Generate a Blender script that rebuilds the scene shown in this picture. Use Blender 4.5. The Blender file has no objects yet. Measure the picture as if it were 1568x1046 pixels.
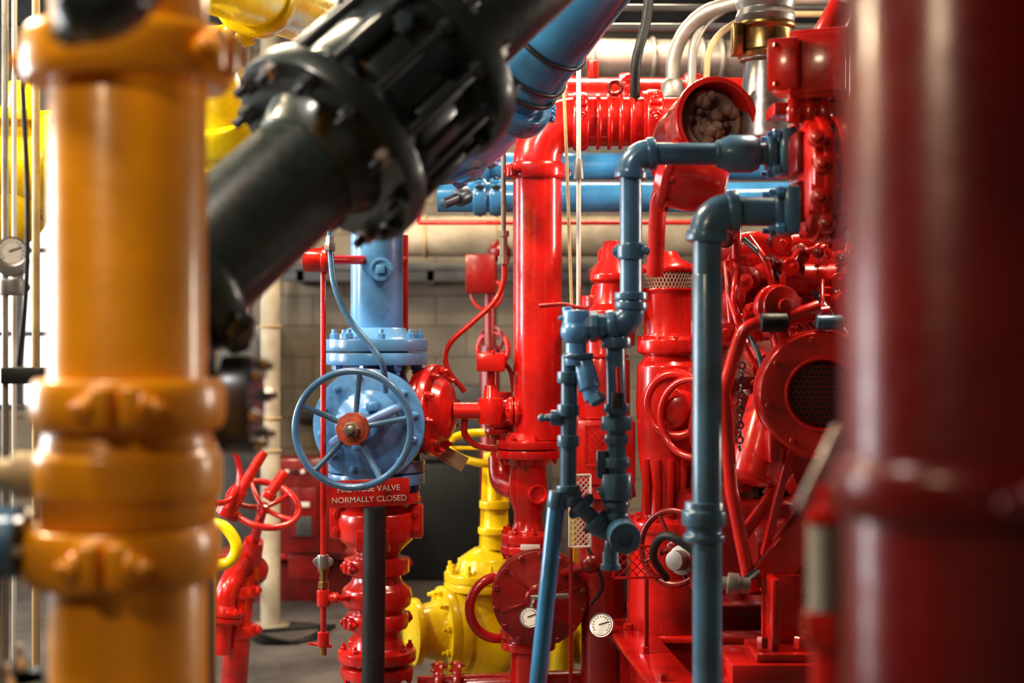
import bpy, bmesh, math, random
from mathutils import Vector, Matrix, Quaternion
random.seed(4)
F=2178.0; H=1.45
# survey helper: bearing measurements + measured distance -> room coordinates (metres)
def P(u,v,d): return Vector(((u-784)/F*d, d, H+(523-v)/F*d))
def S(px,d): return px/F*d
V=Vector
XA=V((1,0,0)); YA=V((0,1,0)); ZA=V((0,0,1))

# ------------------------------------------------------------ materials
def paint(name,col,rough=0.3,coat=0.4,var=0.25,bump=0.25,metal=0.0,scale=6.0,dirt=0.45,grime=0.5):
    m=bpy.data.materials.new(name); m.use_nodes=True
    nt=m.node_tree; n=nt.nodes; l=nt.links
    b=n['Principled BSDF']
    tc=n.new('ShaderNodeTexCoord')
    no=n.new('ShaderNodeTexNoise'); no.inputs['Scale'].default_value=scale; no.inputs['Detail'].default_value=6
    l.new(tc.outputs['Object'],no.inputs['Vector'])
    cr=n.new('ShaderNodeValToRGB')
    d=[c*(1-dirt) for c in col]; h=[min(1,c*(1+var)) for c in col]
    cr.color_ramp.elements[0].position=0.3; cr.color_ramp.elements[0].color=(*d,1)
    cr.color_ramp.elements[1].position=0.7; cr.color_ramp.elements[1].color=(*h,1)
    l.new(no.outputs['Fac'],cr.inputs['Fac'])
    n3=n.new('ShaderNodeTexNoise'); n3.inputs['Scale'].default_value=scale*4; n3.inputs['Detail'].default_value=10; n3.inputs['Roughness'].default_value=0.7
    l.new(tc.outputs['Object'],n3.inputs['Vector'])
    g=n.new('ShaderNodeMapRange'); g.inputs['From Min'].default_value=0.56; g.inputs['From Max'].default_value=0.72; g.inputs['To Max'].default_value=grime
    l.new(n3.outputs['Fac'],g.inputs['Value'])
    mx=n.new('ShaderNodeMixRGB'); mx.inputs[2].default_value=(col[0]*0.25+0.01,col[1]*0.25+0.007,col[2]*0.25+0.005,1)
    l.new(g.outputs['Result'],mx.inputs[0]); l.new(cr.outputs['Color'],mx.inputs[1]); l.new(mx.outputs[0],b.inputs['Base Color'])
    n2=n.new('ShaderNodeTexNoise'); n2.inputs['Scale'].default_value=scale*9; n2.inputs['Detail'].default_value=4
    l.new(tc.outputs['Object'],n2.inputs['Vector'])
    mr=n.new('ShaderNodeMapRange'); mr.inputs['To Min'].default_value=rough*0.6; mr.inputs['To Max'].default_value=rough*1.5
    l.new(n2.outputs['Fac'],mr.inputs['Value']); l.new(mr.outputs['Result'],b.inputs['Roughness'])
    bp=n.new('ShaderNodeBump'); bp.inputs['Strength'].default_value=bump; bp.inputs['Distance'].default_value=0.002
    l.new(n2.outputs['Fac'],bp.inputs['Height']); l.new(bp.outputs['Normal'],b.inputs['Normal'])
    b.inputs['Metallic'].default_value=metal
    b.inputs['Coat Weight'].default_value=coat; b.inputs['Coat Roughness'].default_value=0.12
    return m
RED=paint('red_enamel',(0.58,0.014,0.009),0.25,coat=.6)
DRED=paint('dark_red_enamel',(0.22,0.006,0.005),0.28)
FRED=paint('riser_shaded_red',(0.20,0.005,0.004),0.30,coat=.2)  # red enamel darkened in its base colour to stand in for shade
BLU=paint('slate_blue_enamel',(0.070,0.165,0.27),0.30,coat=.5)
WBL=paint('handwheel_blue_enamel',(0.085,0.20,0.36),0.28,coat=.5)
LBL=paint('light_blue_enamel',(0.115,0.31,0.60),0.28,coat=.5)
PBL=paint('pipe_blue_enamel',(0.055,0.25,0.50),0.24,coat=.6)
YEL=paint('yellow_enamel',(0.95,0.64,0.006),0.26,grime=.3,dirt=.25)
ORA=paint('amber_enamel',(0.85,0.34,0.006),0.33,coat=0.35,dirt=.25,grime=.3)
BLK=paint('black_green_enamel',(0.022,0.036,0.036),0.36,coat=0.35,grime=.2)
RUB=paint('black_rubber',(0.012,0.012,0.012),0.5,coat=0.0)
STL=paint('worn_steel',(0.50,0.48,0.46),0.33,coat=0,metal=0.9)
GAL=paint('galvanised',(0.38,0.36,0.33),0.42,coat=0,metal=0.6)
DST=paint('dark_bolt_steel',(0.07,0.08,0.095),0.35,coat=0.1,metal=0.6)
BRS=paint('brass',(0.60,0.38,0.15),0.3,coat=0,metal=1.0)
CRM=paint('cream_insulation',(0.42,0.36,0.27),0.6,coat=0)
TAN=paint('tan_paint',(0.50,0.37,0.20),0.5,coat=0)
WHT=paint('white_enamel',(0.72,0.70,0.64),0.45,coat=0.1,var=0.05,dirt=0.1,grime=.2)
GRY=paint('grey_cabinet_paint',(0.08,0.08,0.08),0.45,coat=0.1)
BRN=paint('scorched_insulation',(0.24,0.17,0.12),0.9,coat=0,bump=1.0,scale=14,dirt=0.8)
RST=paint('rust_red',(0.40,0.07,0.03),0.5,coat=0,scale=30)

# ------------------------------------------------------------ mesh builder
def perp(a):
    a=a.normalized()
    r=ZA if abs(a.z)<0.9 else XA
    x=r.cross(a).normalized(); y=a.cross(x).normalized()
    return x,y
def roundprof(p,c):
    out=[p[0]]
    for i in range(1,len(p)-1):
        a=V((*p[i-1],0)); b=V((*p[i],0)); q=V((*p[i+1],0))
        e=b-a; g=q-b
        if e.length<1e-6 or g.length<1e-6: continue
        if e.angle(g)>0.6:
            cc=min(c,0.4*e.length,0.4*g.length)
            s=b-e.normalized()*cc; t=b+g.normalized()*cc
            for k in (0,0.5,1):
                w=(1-k)**2*s+2*k*(1-k)*b+k*k*t; out.append((w.x,w.y))
        else: out.append(p[i])
    out.append(p[-1]); return out
def fillet(pts,R,n=8):
    out=[pts[0]]; arcs=[]
    for i in range(1,len(pts)-1):
        p=pts[i]; a=pts[i-1]-p; b=pts[i+1]-p
        h=a.angle(b)/2
        if h>math.pi/2-0.02: out.append(p); continue
        t=min(R/math.tan(h),0.49*a.length,0.49*b.length)
        R2=t*math.tan(h); A=a.normalized(); Bv=b.normalized()
        c=p+(A+Bv).normalized()*(R2/math.sin(h))
        p1=p+A*t; p2=p+Bv*t; v1=p1-c; v2=p2-c; tot=v1.angle(v2)
        ax=v1.cross(v2).normalized(); arc=[]
        for k in range(n+1):
            arc.append(c+Quaternion(ax,tot*k/n)@v1)
        out+=arc; arcs.append(arc)
    out.append(pts[-1]); return out,arcs
def catmull(pts,n=8):
    q=[pts[0]*2-pts[1]]+pts+[pts[-1]*2-pts[-2]]; out=[]
    for i in range(1,len(q)-2):
        a,b,c,d=q[i-1:i+3]
        for k in range(n):
            t=k/n; out.append(0.5*((2*b)+(c-a)*t+(2*a-5*b+4*c-d)*t*t+(3*b-a-3*c+d)*t**3))
    out.append(pts[-1]); return out
class M:
    def __init__(s,name): s.name=name; s.v=[]; s.f=[]; s.mi=[]; s.mats=[]; s.kids=[]
    def mat(s,m):
        if m not in s.mats: s.mats.append(m)
        return s.mats.index(m)
    def add(s,vs,fs,m):
        o=len(s.v); k=s.mat(m); s.v+=[tuple(x) for x in vs]
        for f in fs: s.f.append([i+o for i in f]); s.mi.append(k)
    def rings(s,rs,m,cap=True,close=False):
        n=len(rs[0]); vs=[p for r in rs for p in r]; fs=[]
        L=len(rs); 
        for i in range(L if close else L-1):
            a=i*n; b=((i+1)%L)*n
            for j in range(n):
                k=(j+1)%n; fs.append((a+j,a+k,b+k,b+j))
        if cap and not close:
            fs.append(tuple(range(n))[::-1]); fs.append(tuple((L-1)*n+j for j in range(n)))
        s.add(vs,fs,m)
    def lathe(s,p,ax,prof,m,seg=36,c=0.003,phase=0):
        ax=ax.normalized(); x,y=perp(ax)
        pr=roundprof(prof,c) if c else prof
        rs=[]
        for t,r in pr:
            r=max(r,1e-4)
            rs.append([p+ax*t+(x*math.cos(phase+2*math.pi*j/seg)+y*math.sin(phase+2*math.pi*j/seg))*r for j in range(seg)])
        s.rings(rs,m)
    def cyl(s,a,b,r,m,seg=28,r2=None):
        L=(b-a).length; r2=r if r2 is None else r2
        s.lathe(a,b-a,[(0,0),(0,r),(L,r2),(L,0)],m,seg,c=min(0.003,r*0.2))
    def sweep(s,pts,r,m,seg=16,close=False):
        n=len(pts); tan=[]
        for i in range(n):
            if close: t=pts[(i+1)%n]-pts[i-1]
            else: t=pts[min(i+1,n-1)]-pts[max(i-1,0)]
            tan.append(t.normalized())
        x,y=perp(tan[0]); rs=[]
        for i in range(n):
            if i: 
                q=tan[i-1].rotation_difference(tan[i]); x=q@x
                x=(x-tan[i]*x.dot(tan[i])).normalized()
            y=tan[i].cross(x); rr=r[i] if isinstance(r,list) else r
            rs.append([pts[i]+(x*math.cos(2*math.pi*j/seg)+y*math.sin(2*math.pi*j/seg))*rr for j in range(seg)])
        s.rings(rs,m,close=close)
    def tube(s,pts,r,m,R=None,seg=18):
        q,a=fillet(pts,R if R else r*2.5,9); s.sweep(q,r,m,seg)
    def cable(s,pts,r,m,seg=10): s.sweep(catmull(pts),r,m,seg)
    def route(s,pts,r,m,R=None,seg=20,ends=False):
        """screwed pipe with thicker banded elbows at each corner"""
        R=R or r*1.9
        q,arcs=fillet(pts,R,9); s.sweep(q,r,m,seg)
        for a in arcs:
            s.sweep(a,r*1.28,m,seg)
            for e,o in ((a[0],a[1]),(a[-1],a[-2])):
                dr=(e-o).normalized()
                s.lathe(e-dr*r*0.25,dr,[(0,r),(0,r*1.48),(r*0.8,r*1.48),(r*0.8,r)],m,seg,c=r*0.18)
    def torus(s,c,ax,R,r,m,n=48,seg=12):
        x,y=perp(ax.normalized())
        s.sweep([c+(x*math.cos(2*math.pi*i/n)+y*math.sin(2*math.pi*i/n))*R for i in range(n)],r,m,seg,close=True)
    def box(s,c,size,m,rot=None,bev=0.004,seg=2):
        bm=bmesh.new(); bmesh.ops.create_cube(bm,size=1)
        bmesh.ops.scale(bm,vec=V(size),verts=bm.verts)
        bev=min(bev,min(size)*0.3)
        bmesh.ops.bevel(bm,geom=list(bm.edges),offset=bev,segments=seg,profile=0.5,affect='EDGES')
        bm.verts.index_update(); R=rot if rot is not None else Matrix.Identity(3)
        s.add([R@v.co+c for v in bm.verts],[[v.index for v in f.verts] for f in bm.faces],m); bm.free()
    def bar(s,a,b,w,h,m,bev=0.003):
        d=(b-a); ax=d.normalized(); x,y=perp(ax)
        s.box((a+b)/2,(w,h,d.length),m,Matrix((x,y,ax)).transposed(),bev)
    def ball(s,c,r,m,sc=(1,1,1),seg=24):
        pr=[(-math.cos(math.pi*k/14)*r*sc[2],math.sin(math.pi*k/14)*r) for k in range(15)]
        x0=len(s.v); s.lathe(c,ZA,pr,m,seg,c=0)
        for i in range(x0,len(s.v)):
            q=V(s.v[i])-c; s.v[i]=(c.x+q.x*sc[0],c.y+q.y*sc[1],c.z+q.z)
    def hexn(s,p,ax,r,h,m):
        s.lathe(p,ax,[(0,0),(0,r),(h*0.85,r),(h,r*0.8),(h,0)],m,6,c=0,phase=random.random()*3)
    def bolts(s,p,ax,R,n,r,h,m,phase=0.2,stud=0):
        ax=ax.normalized(); x,y=perp(ax)
        for i in range(n):
            a=phase+2*math.pi*i/n; q=p+(x*math.cos(a)+y*math.sin(a))*R
            s.hexn(q,ax,r,h,m)
            if stud: s.cyl(q,q+ax*(h+stud),r*0.55,m,10)
    def flange(s,p,ax,R,t,rin,m,n=8,bm_=None,br=None,both=True):
        ax=ax.normalized(); br=br or R*0.085
        s.lathe(p-ax*t/2,ax,[(0,rin*0.9),(0,R),(t,R),(t,rin*0.9)],m,44,c=t*0.15)
        Rb=R*0.84; s.bolts(p+ax*t/2,ax,Rb,n,br,br*1.2,bm_ or m,stud=br*0.8)
        if both: s.bolts(p-ax*t/2,-ax,Rb,n,br,br*1.2,bm_ or m,stud=br*0.8)
    def fpair(s,p,ax,R,t,rin,m,n=8,gap=0.004,bm_=None,hub=True):
        ax=ax.normalized(); br=R*0.085
        for sg in (1,-1):
            c=p+ax*sg*(t/2+gap/2)
            s.lathe(c-ax*sg*t/2,ax*sg,[(0,rin*0.9),(0,R),(t,R),(t,rin*1.3),(t*1.9,rin*1.03),(t*1.9,rin*0.9)],m,44,c=t*0.15)
            s.bolts(c+ax*sg*t/2,ax*sg,R*0.84,n,br,br*1.3,bm_ or m,stud=br*0.9)
    def coupling(s,p,ax,r,w,m,lug=None,k=1.25,bm_=None):
        ax=ax.normalized(); lug=(lug or XA).normalized()
        lug=(lug-ax*lug.dot(ax)).normalized(); q=ax.cross(lug)
        s.lathe(p-ax*w/2,ax,[(0,r*0.98),(0,r*(k-.07)),(w*0.12,r*(k-.03)),(w*0.26,r*k),(w*0.74,r*k),(w*0.88,r*(k-.03)),(w,r*(k-.07)),(w,r*0.98)],m,44,c=w*0.10)
        for sg in (1,-1):
            c=p+lug*sg*r*(k+0.03)
            Rm=Matrix((lug,q,ax)).transposed()
            for g in (1,-1):
                s.box(c+q*g*r*0.17,(r*0.28,r*0.27,w*0.80),m,Rm,bev=r*0.10,seg=4)
                s.lathe(c+q*g*r*0.28,q*g,[(0,0),(0,w*0.30),(r*0.10,w*0.28),(r*0.10,0)],bm_ or m,20,c=w*.08)
                s.hexn(c+q*g*r*0.37,q*g,w*0.19,r*0.12,bm_ or m)
                s.cyl(c+q*g*r*0.48,c+q*g*r*0.56,w*0.09,bm_ or m,10)
    def wheel(s,c,ax,R,r,m,n=5,hubm=None,dish=0.0,phase=0.3,sr=None):
        ax=ax.normalized(); x,y=perp(ax); s.torus(c,ax,R,r,m,64,14)
        hc=c-ax*dish
        s.lathe(hc-ax*R*0.09,ax,[(0,0),(0,R*0.2),(R*0.12,R*0.2),(R*0.2,R*0.13),(R*0.2,0)],m,28)
        for i in range(n):
            a=phase+2*math.pi*i/n; dr=x*math.cos(a)+y*math.sin(a)
            s.sweep(catmull([hc+dr*R*0.12,hc+dr*R*0.55+ax*dish*0.15,c+dr*R*0.98],6),sr or r*0.75,m,10)
    def gauge(s,c,ax,r):
        ax=ax.normalized()
        s.lathe(c,-ax,[(0,0),(0,r*0.85),(-0.003,r),(r*0.5,r),(r*0.6,r*0.85),(r*0.6,0)],STL,32,c=0.002)
        s.lathe(c+ax*0.001,ax,[(0,0),(0,r*0.84),(0.002,r*0.84),(0.002,0)],WHT,28,c=0)
        x,y=perp(ax); s.bar(c+ax*0.005-x*r*0.2,c+ax*0.005+x*r*0.6+y*r*0.3,0.003,0.002,RUB,0.0005)
        for i in range(14):
            a=-0.6+i*0.34; dr=x*math.cos(a)+y*math.sin(a)
            s.bar(c+ax*0.0045+dr*r*0.62,c+ax*0.0045+dr*r*0.76,0.0025,0.001,RUB,0.0002)
    def lattice(s,o,ux,uy,w,h,cell,t,m):
        """expanded-metal diamond mesh in rectangle o..o+ux*w+uy*h"""
        def seg(a,b):
            s.bar(o+ux*a[0]+uy*a[1],o+ux*b[0]+uy*b[1],t,t,m,t*0.1)
        k=-h
        while k<w:
            a0=max(0,-k); b0=min(h,w-k)
            if b0>a0: seg((k+a0,a0),(k+b0,b0)); seg((k+a0,h-a0),(k+b0,h-b0))
            k+=cell
        for a,b in (((0,0),(w,0)),((w,0),(w,h)),((w,h),(0,h)),((0,h),(0,0))):
            s.bar(o+ux*a[0]+uy*a[1],o+ux*b[0]+uy*b[1],t*2.5,t*2.5,m,t*0.3)
    def done(s):
        me=bpy.data.meshes.new(s.name); 
        pts=[V(v) for v in s.v]; mn=V([min(p[i] for p in pts) for i in range(3)]); mx=V([max(p[i] for p in pts) for i in range(3)])
        c=(mn+mx)/2
        me.from_pydata([tuple(p-c) for p in pts],[],s.f)
        for m in s.mats: me.materials.append(m)
        me.polygons.foreach_set('material_index',s.mi)
        me.polygons.foreach_set('use_smooth',[True]*len(s.f)); me.update()
        bm=bmesh.new(); bm.from_mesh(me); bmesh.ops.recalc_face_normals(bm,faces=bm.faces); bm.to_mesh(me); bm.free()
        me.set_sharp_from_angle(angle=math.radians(38))
        o=bpy.data.objects.new(s.name,me); o.location=c; bpy.context.collection.objects.link(o); return o

# ------------------------------------------------------------ room
X0,X1,Y0,Y1,ZC=-4.6,3.6,-2.5,9.3,3.5
def node_block(name,c1,c2,mortar,axis):
    m=bpy.data.materials.new(name); m.use_nodes=True; nt=m.node_tree; n=nt.nodes; l=nt.links; b=n['Principled BSDF']
    tc=n.new('ShaderNodeTexCoord'); sp=n.new('ShaderNodeSeparateXYZ'); cb=n.new('ShaderNodeCombineXYZ')
    l.new(tc.outputs['Object'],sp.inputs[0]); l.new(sp.outputs[axis],cb.inputs[0]); l.new(sp.outputs[2],cb.inputs[1])
    br=n.new('ShaderNodeTexBrick'); br.inputs['Scale'].default_value=1; br.inputs['Brick Width'].default_value=0.4; br.inputs['Row Height'].default_value=0.2
    br.inputs['Mortar Size'].default_value=0.005; br.inputs['Color1'].default_value=(*c1,1); br.inputs['Color2'].default_value=(*c2,1); br.inputs['Mortar'].default_value=(*mortar,1)
    l.new(cb.outputs[0],br.inputs['Vector'])
    no=n.new('ShaderNodeTexNoise'); no.inputs['Scale'].default_value=3; no.inputs['Detail'].default_value=8; l.new(tc.outputs['Object'],no.inputs['Vector'])
    mx=n.new('ShaderNodeMixRGB'); mx.blend_type='MULTIPLY'; mx.inputs[0].default_value=0.7
    l.new(br.outputs['Color'],mx.inputs[1]); l.new(no.outputs['Fac'],mx.inputs[2]); l.new(mx.outputs[0],b.inputs['Base Color'])
    bp=n.new('ShaderNodeBump'); bp.inputs['Strength'].default_value=0.5; bp.inputs['Distance'].default_value=0.01
    l.new(br.outputs['Fac'],bp.inputs['Height']); bp.invert=True; l.new(bp.outputs[0],b.inputs['Normal']); b.inputs['Roughness'].default_value=0.85
    return m
WX=node_block('painted_block_wall',(0.50,0.43,0.33),(0.44,0.38,0.29),(0.24,0.20,0.15),0)
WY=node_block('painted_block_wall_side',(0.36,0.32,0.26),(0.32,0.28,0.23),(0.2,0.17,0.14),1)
FLM=paint('concrete_floor',(0.13,0.115,0.105),0.55,coat=0.05,bump=0.4,scale=2.5)
CLM=paint('dark_ceiling',(0.085,0.06,0.042),0.85,coat=0)
def plainbox(name,a,b,m):
    o=M(name); a=V(a);b=V(b); o.box((a+b)/2,tuple(b-a),m,bev=0.001,seg=1); return o.done()
plainbox('floor',(X0,Y0,-0.15),(X1,Y1,0),FLM)
plainbox('ceiling',(X0,Y0,ZC),(X1,Y1,ZC+0.15),CLM)
wx0,wx1,wz0,wz1=-3.55,-2.95,1.0,2.6
w=M('wall_back')
for a,b in (((X0,Y1,0),(wx0,Y1+0.2,ZC)),((wx1,Y1,0),(X1,Y1+0.2,ZC)),((wx0,Y1,0),(wx1,Y1+0.2,wz0)),((wx0,Y1,wz1),(wx1,Y1+0.2,ZC))):
    a=V(a);b=V(b); w.box((a+b)/2,tuple(b-a),WX,bev=0.001,seg=1)
w.done()
w=M('window_1')
for x in (wx0+0.02,(wx0+wx1)/2,wx1-0.02): w.bar(V((x,Y1+0.08,wz0)),V((x,Y1+0.08,wz1)),0.04,0.06,GRY)
for z in (wz0+0.02,1.5,2.05,wz1-0.02): w.bar(V((wx0,Y1+0.08,z)),V((wx1,Y1+0.08,z)),0.06,0.04,GRY)
w.done()
w=M('wall_left')
for a,b in (((X0-0.2,Y0,0),(X0,3.0,ZC)),((X0-0.2,8.0,0),(X0,Y1,ZC)),((X0-0.2,3.0,0),(X0,8.0,1.0)),((X0-0.2,3.0,3.0),(X0,8.0,ZC))):
    a=V(a);b=V(b); w.box((a+b)/2,tuple(b-a),WY,bev=0.001,seg=1)
w.done()
w=M('window_2')
for i in range(6): w.bar(V((X0-0.1,3.0+i,1.0)),V((X0-0.1,3.0+i,3.0)),0.06,0.05,GRY)
for z in (1.03,2.0,2.97): w.bar(V((X0-0.1,3.0,z)),V((X0-0.1,8.0,z)),0.05,0.05,GRY)
w.done()
plainbox('wall_right',(X1,Y0,0),(X1+0.2,Y1,ZC),WY)
plainbox('wall_front',(X0,Y0-0.2,0),(X1,Y0,ZC),WX)
for i,y in enumerate((6.9,8.3)):
    b=M('ceiling_joist')
    b.box(V(((X0+X1)/2,y,ZC-0.01)),(X1-X0,0.14,0.02),GRY); b.box(V(((X0+X1)/2,y,ZC-0.12)),(X1-X0,0.012,0.2),GRY); b.box(V(((X0+X1)/2,y,ZC-0.23)),(X1-X0,0.14,0.02),GRY); b.done()
b=M('shelf_beam'); b.box(V((0.12,Y1-0.3,H+S(111,9.0))),(3.1,0.59,0.05),GRY); b.box(V((0.12,Y1-0.55,H+S(100,9.0))),(3.1,0.05,0.09),GRY)
for x_ in (-1.3,-.5,.5,1.4): b.box(V((x_,Y1-0.3,H+S(96,9.0))),(.05,.55,.08),GRY)
b.done()
b=M('rail_strut'); b.box(V((-0.4,Y1-0.06,H-S(112,9.3))),(2.0,0.1,0.06),GRY); b.done()

# ------------------------------------------------------------ FOREGROUND amber riser (d=2.0)
d=2.0
o=M('amber_pipe_riser'); x=P(197,0,d).x; r=S(118,d)
def zc(v,d): return H+(523-v)/F*d
A=V((x,d,0)); 
o.lathe(A,ZA,[(0,0),(0,r*1.4),(0.02,r*1.4),(0.02,r),(ZC,r),(ZC,0)],ORA,56)
o.coupling(V((x,d,zc(618,d))),ZA,r,S(78,d),ORA,lug=V((0.15,-1,0)),k=1.24)
o.coupling(V((x-0.01,d,zc(845,d))),ZA,r,S(86,d),ORA,lug=V((0.1,-1,0)),k=1.27)
o.coupling(V((x,d,zc(92,d))),ZA,r,S(84,d),ORA,lug=V((1,-0.35,0)),k=1.34)
z=zc(800,d); h=S(140,d)
o.lathe(V((x,d,z)),ZA,[(0,r),(0,r*1.1),(h*.25,r*1.12),(h*.32,r*1.19),(h*.75,r*1.19),(h*.82,r*1.1),(h,r*1.06),(h,r)],ORA,56,c=0.008)
o.lathe(V((x-r,d,zc(728,d))),-XA,[(0,0),(0,0.034),(0.05,0.034),(0.05,0.024),(0.35,0.024),(0.35,0)],TAN,28)
o.done()
o=M('grey_butterfly_valve'); d=2.45; c=P(335,620,d)
o.lathe(c-XA*0.11,XA,[(0,0),(0,.075),(.05,.075),(.05,.06),(.12,.06),(.12,0.085),(.175,.085),(.175,0)],DST,36)
o.bolts(c+XA*0.066,XA,0.07,6,0.012,0.014,STL,stud=.01)
px_=P(300,0,d).x
o.lathe(V((px_,d,0)),ZA,[(0,0),(0,.03),(c.z-0.04,.03),(c.z-0.04,0)],BLK,24)
o.lathe(V((c.x-.03,d,0.38)),ZA,[(0,0),(0,.07),(.04,.07),(.04,0.04),(.1,.04),(.1,.07),(.14,.07),(.14,0)],BLK,30)
o.bolts(V((c.x-.03,d,.52)),ZA,0.056,6,.012,.015,STL,stud=.02); o.done()
o=M('black_overhead_pipe'); d=1.55
o.cyl(P(60,-170,d),P(175,25,d),S(70,d),BLK,40)
o.coupling(P(165,5,d),P(175,25,d)-P(60,-170,d),S(66,d),S(55,d),BLK,lug=V((1,-0.2,0)),bm_=STL)
o.lathe(P(175,25,d),(P(175,25,d)-P(60,-170,d)),[(0,0),(0,S(66,d)),(.012,S(55,d)),(.02,0)],BLK,40)
o.done()

# ------------------------------------------------------------ black diagonal flanged pipe
o=M('black_diagonal_pipe')
def KP(a,off=508):
    dd=2.50+a*0.00065
    return P(0.74*a+0.67*off,-0.67*a+0.74*off,dd)
k0=KP(-60); k1=KP(520); ax=(k1-k0).normalized()
def onax(a):
    q=KP(a); return k0+ax*((q-k0).dot(ax))
r=S(97,2.5)
eb=onax(-150); o.tube([onax(235),eb,V((eb.x,eb.y,0))],r,BLK,R=r*1.05,seg=52); o.cyl(onax(405),k1+ax*0.9,r,BLK,56)
c1=onax(222); c2=onax(412); t=0.046; Rf=0.208
for c,sg in ((c1,-1),(c2,1)):
    o.lathe(c-ax*t/2,ax,[(0,r*.9),(0,Rf),(t,Rf),(t,r*.9)],BLK,64,c=0.006)
    o.lathe(c+ax*sg*t/2,ax*sg,[(0,r),(0,r*1.22),(0.05,r*1.02),(0.05,r*.9)],BLK,56)
Lg=(c2-c1).length
o.lathe(c1,ax,[(0,r*.9),(0,r*1.25),(Lg*.26,r*1.22),(Lg*.3,r*1.44),(Lg*.68,r*1.44),(Lg*.72,r*1.22),(Lg,r*1.25),(Lg,r*.9)],BLK,56,c=.008)
px,py=perp(ax)
for i in range(12):
    a=0.15+2*math.pi*i/12; q=(px*math.cos(a)+py*math.sin(a))*(Rf*0.88)
    o.cyl(c1+q-ax*0.065,c2+q+ax*0.06,0.0095,DST,12)
    if i%2==0: o.lathe(c1+ax*Lg*.3+q*.93,ax,[(0,0),(0,.020),(Lg*.38,.020),(Lg*.38,0)],BLK,18)
    for c,sg in ((c1,-1),(c2,1)):
        o.hexn(c+q+ax*sg*t/2,ax*sg,0.018,0.022,STL if i%3==0 else DST); o.hexn(c+q-ax*sg*t/2,-ax*sg,0.018,0.018,DST)
o.coupling(k0-ax*0.035,ax,r,0.07,BLK,lug=V((0.9,-0.2,-0.8)),k=1.2)
o.done()

# ------------------------------------------------------------ right foreground red riser, shade put into its colour
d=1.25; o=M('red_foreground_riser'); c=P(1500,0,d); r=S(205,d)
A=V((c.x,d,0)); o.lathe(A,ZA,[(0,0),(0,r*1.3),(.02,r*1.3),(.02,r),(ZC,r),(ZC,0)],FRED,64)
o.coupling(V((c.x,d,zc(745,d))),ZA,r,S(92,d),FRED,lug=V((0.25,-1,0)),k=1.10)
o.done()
o=M('braided_flexible_hose'); d=1.62
prof=[(0,0)]; L=S(165,d); n=22
for i in range(n): prof+= [(L*i/n,S(27,d)),(L*(i+.5)/n,S(31,d))]
prof+=[(L,0)]
o.lathe(P(1266,950,d),ZA,prof,GAL,28,c=0)
o.lathe(P(1266,800,d),ZA,[(0,0),(0,S(34,d)),(S(26,d),S(34,d)),(S(26,d),S(20,d)),(S(60,d),S(20,d)),(S(60,d),0)],RED,28)
o.lathe(P(1266,985,d),ZA,[(0,0),(0,S(38,d)),(S(50,d),S(38,d)),(S(50,d),0)],RED,6)
b=P(1266,980,d); o.cyl(V((b.x,d,0)),b,S(24,d),RED)
o.bar(P(1228,785,d),P(1290,655,d),0.012,0.02,STL,.004); o.done()

# ------------------------------------------------------------ blue valve stack (d=5)
d=5.0; o=M('blue_gate_valve'); x=P(577,0,d).x
def at(v,dd=5.0,xx=None): return V((x if xx is None else xx,dd,zc(v,dd)))
r=S(40,d)
o.cyl(at(545),V((x,d,ZC)),r,LBL,44)
pg=P(584,413,d-0.088)
o.lathe(pg+YA*.02,-YA,[(0,0),(0,S(18,d)),(.035,S(18,d)),(.035,S(13,d)),(.03,S(12,d)),(.03,0)],LBL,30); o.box(pg-YA*.02,(S(13,d),.04,S(13,d)),LBL)
o.fpair(at(539),ZA,S(78,d),S(19,d),r*1.05,LBL,n=8)
L=zc(560,d)-zc(700,d)
o.lathe(at(705),ZA,[(0,0),(0,S(44,d)),(L*.15,S(46,d)),(L*.35,S(62,d)),(L*.65,S(62,d)),(L*.9,S(46,d)),(L*1.05,S(44,d)),(L*1.05,0)],LBL,44,c=.01)
o.fpair(at(722),ZA,S(74,d),S(17,d),r*1.05,LBL,n=8)
hc=P(540,657,4.5); bc=P(565,650,4.84); sx=(hc-bc).normalized()
o.cyl(V((x,d,bc.z)),bc,S(60,d),LBL,40)
o.lathe(bc-sx*0.045,sx,[(0,0),(0,S(86,4.84)),(.024,S(86,4.84)),(.024,S(84,4.84)),(.03,S(84,4.84)),(.03,S(86,4.84)),(.055,S(86,4.84)),(.055,S(52,4.84)),(.075,S(40,4.84)),(.09,S(26,4.84)),(.14,S(20,4.84)),(.14,0)],LBL,56)
o.bolts(bc+sx*.01,sx,S(73,4.84),12,.013,.014,LBL,stud=.01)
px,py=perp(sx)
for a in (0.5,0.5+math.pi):
    q=px*math.cos(a)+py*math.sin(a)
    o.sweep(catmull([bc+q*.12+sx*.02,bc+q*.115+sx*.12,bc+q*.07+sx*.22,hc+q*.03-sx*.04],6),.016,LBL,12)
o.lathe(hc-sx*.07,sx,[(0,0),(0,.045),(.04,.045),(.04,0)],LBL,28)
for a in (1.2,2.9,4.4): 
    q=px*math.cos(a)+py*math.sin(a); o.box(bc+q*.07+sx*.09,(.035,.12,.03),LBL,bev=.006)
o.cyl(bc,hc+sx*.05,.013,STL,16)
o.wheel(hc,sx,S(89,4.5),S(5.6,4.5),WBL,n=5,dish=.02,phase=0.2,sr=S(4.6,4.5))
o.lathe(hc-sx*.02,sx,[(0,0),(0,.054),(.03,.054),(.03,.04),(.034,0.04),(.034,0)],RST,10,c=.002)
o.hexn(hc+sx*.012,sx,.026,.03,BRN); o.cyl(hc,hc+sx*.06,.012,STL,12)
o.done()
o=M('valve_sign'); sc=P(565,755,4.62); Rm=Matrix.Rotation(math.radians(-2.5),3,'Y')
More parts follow.
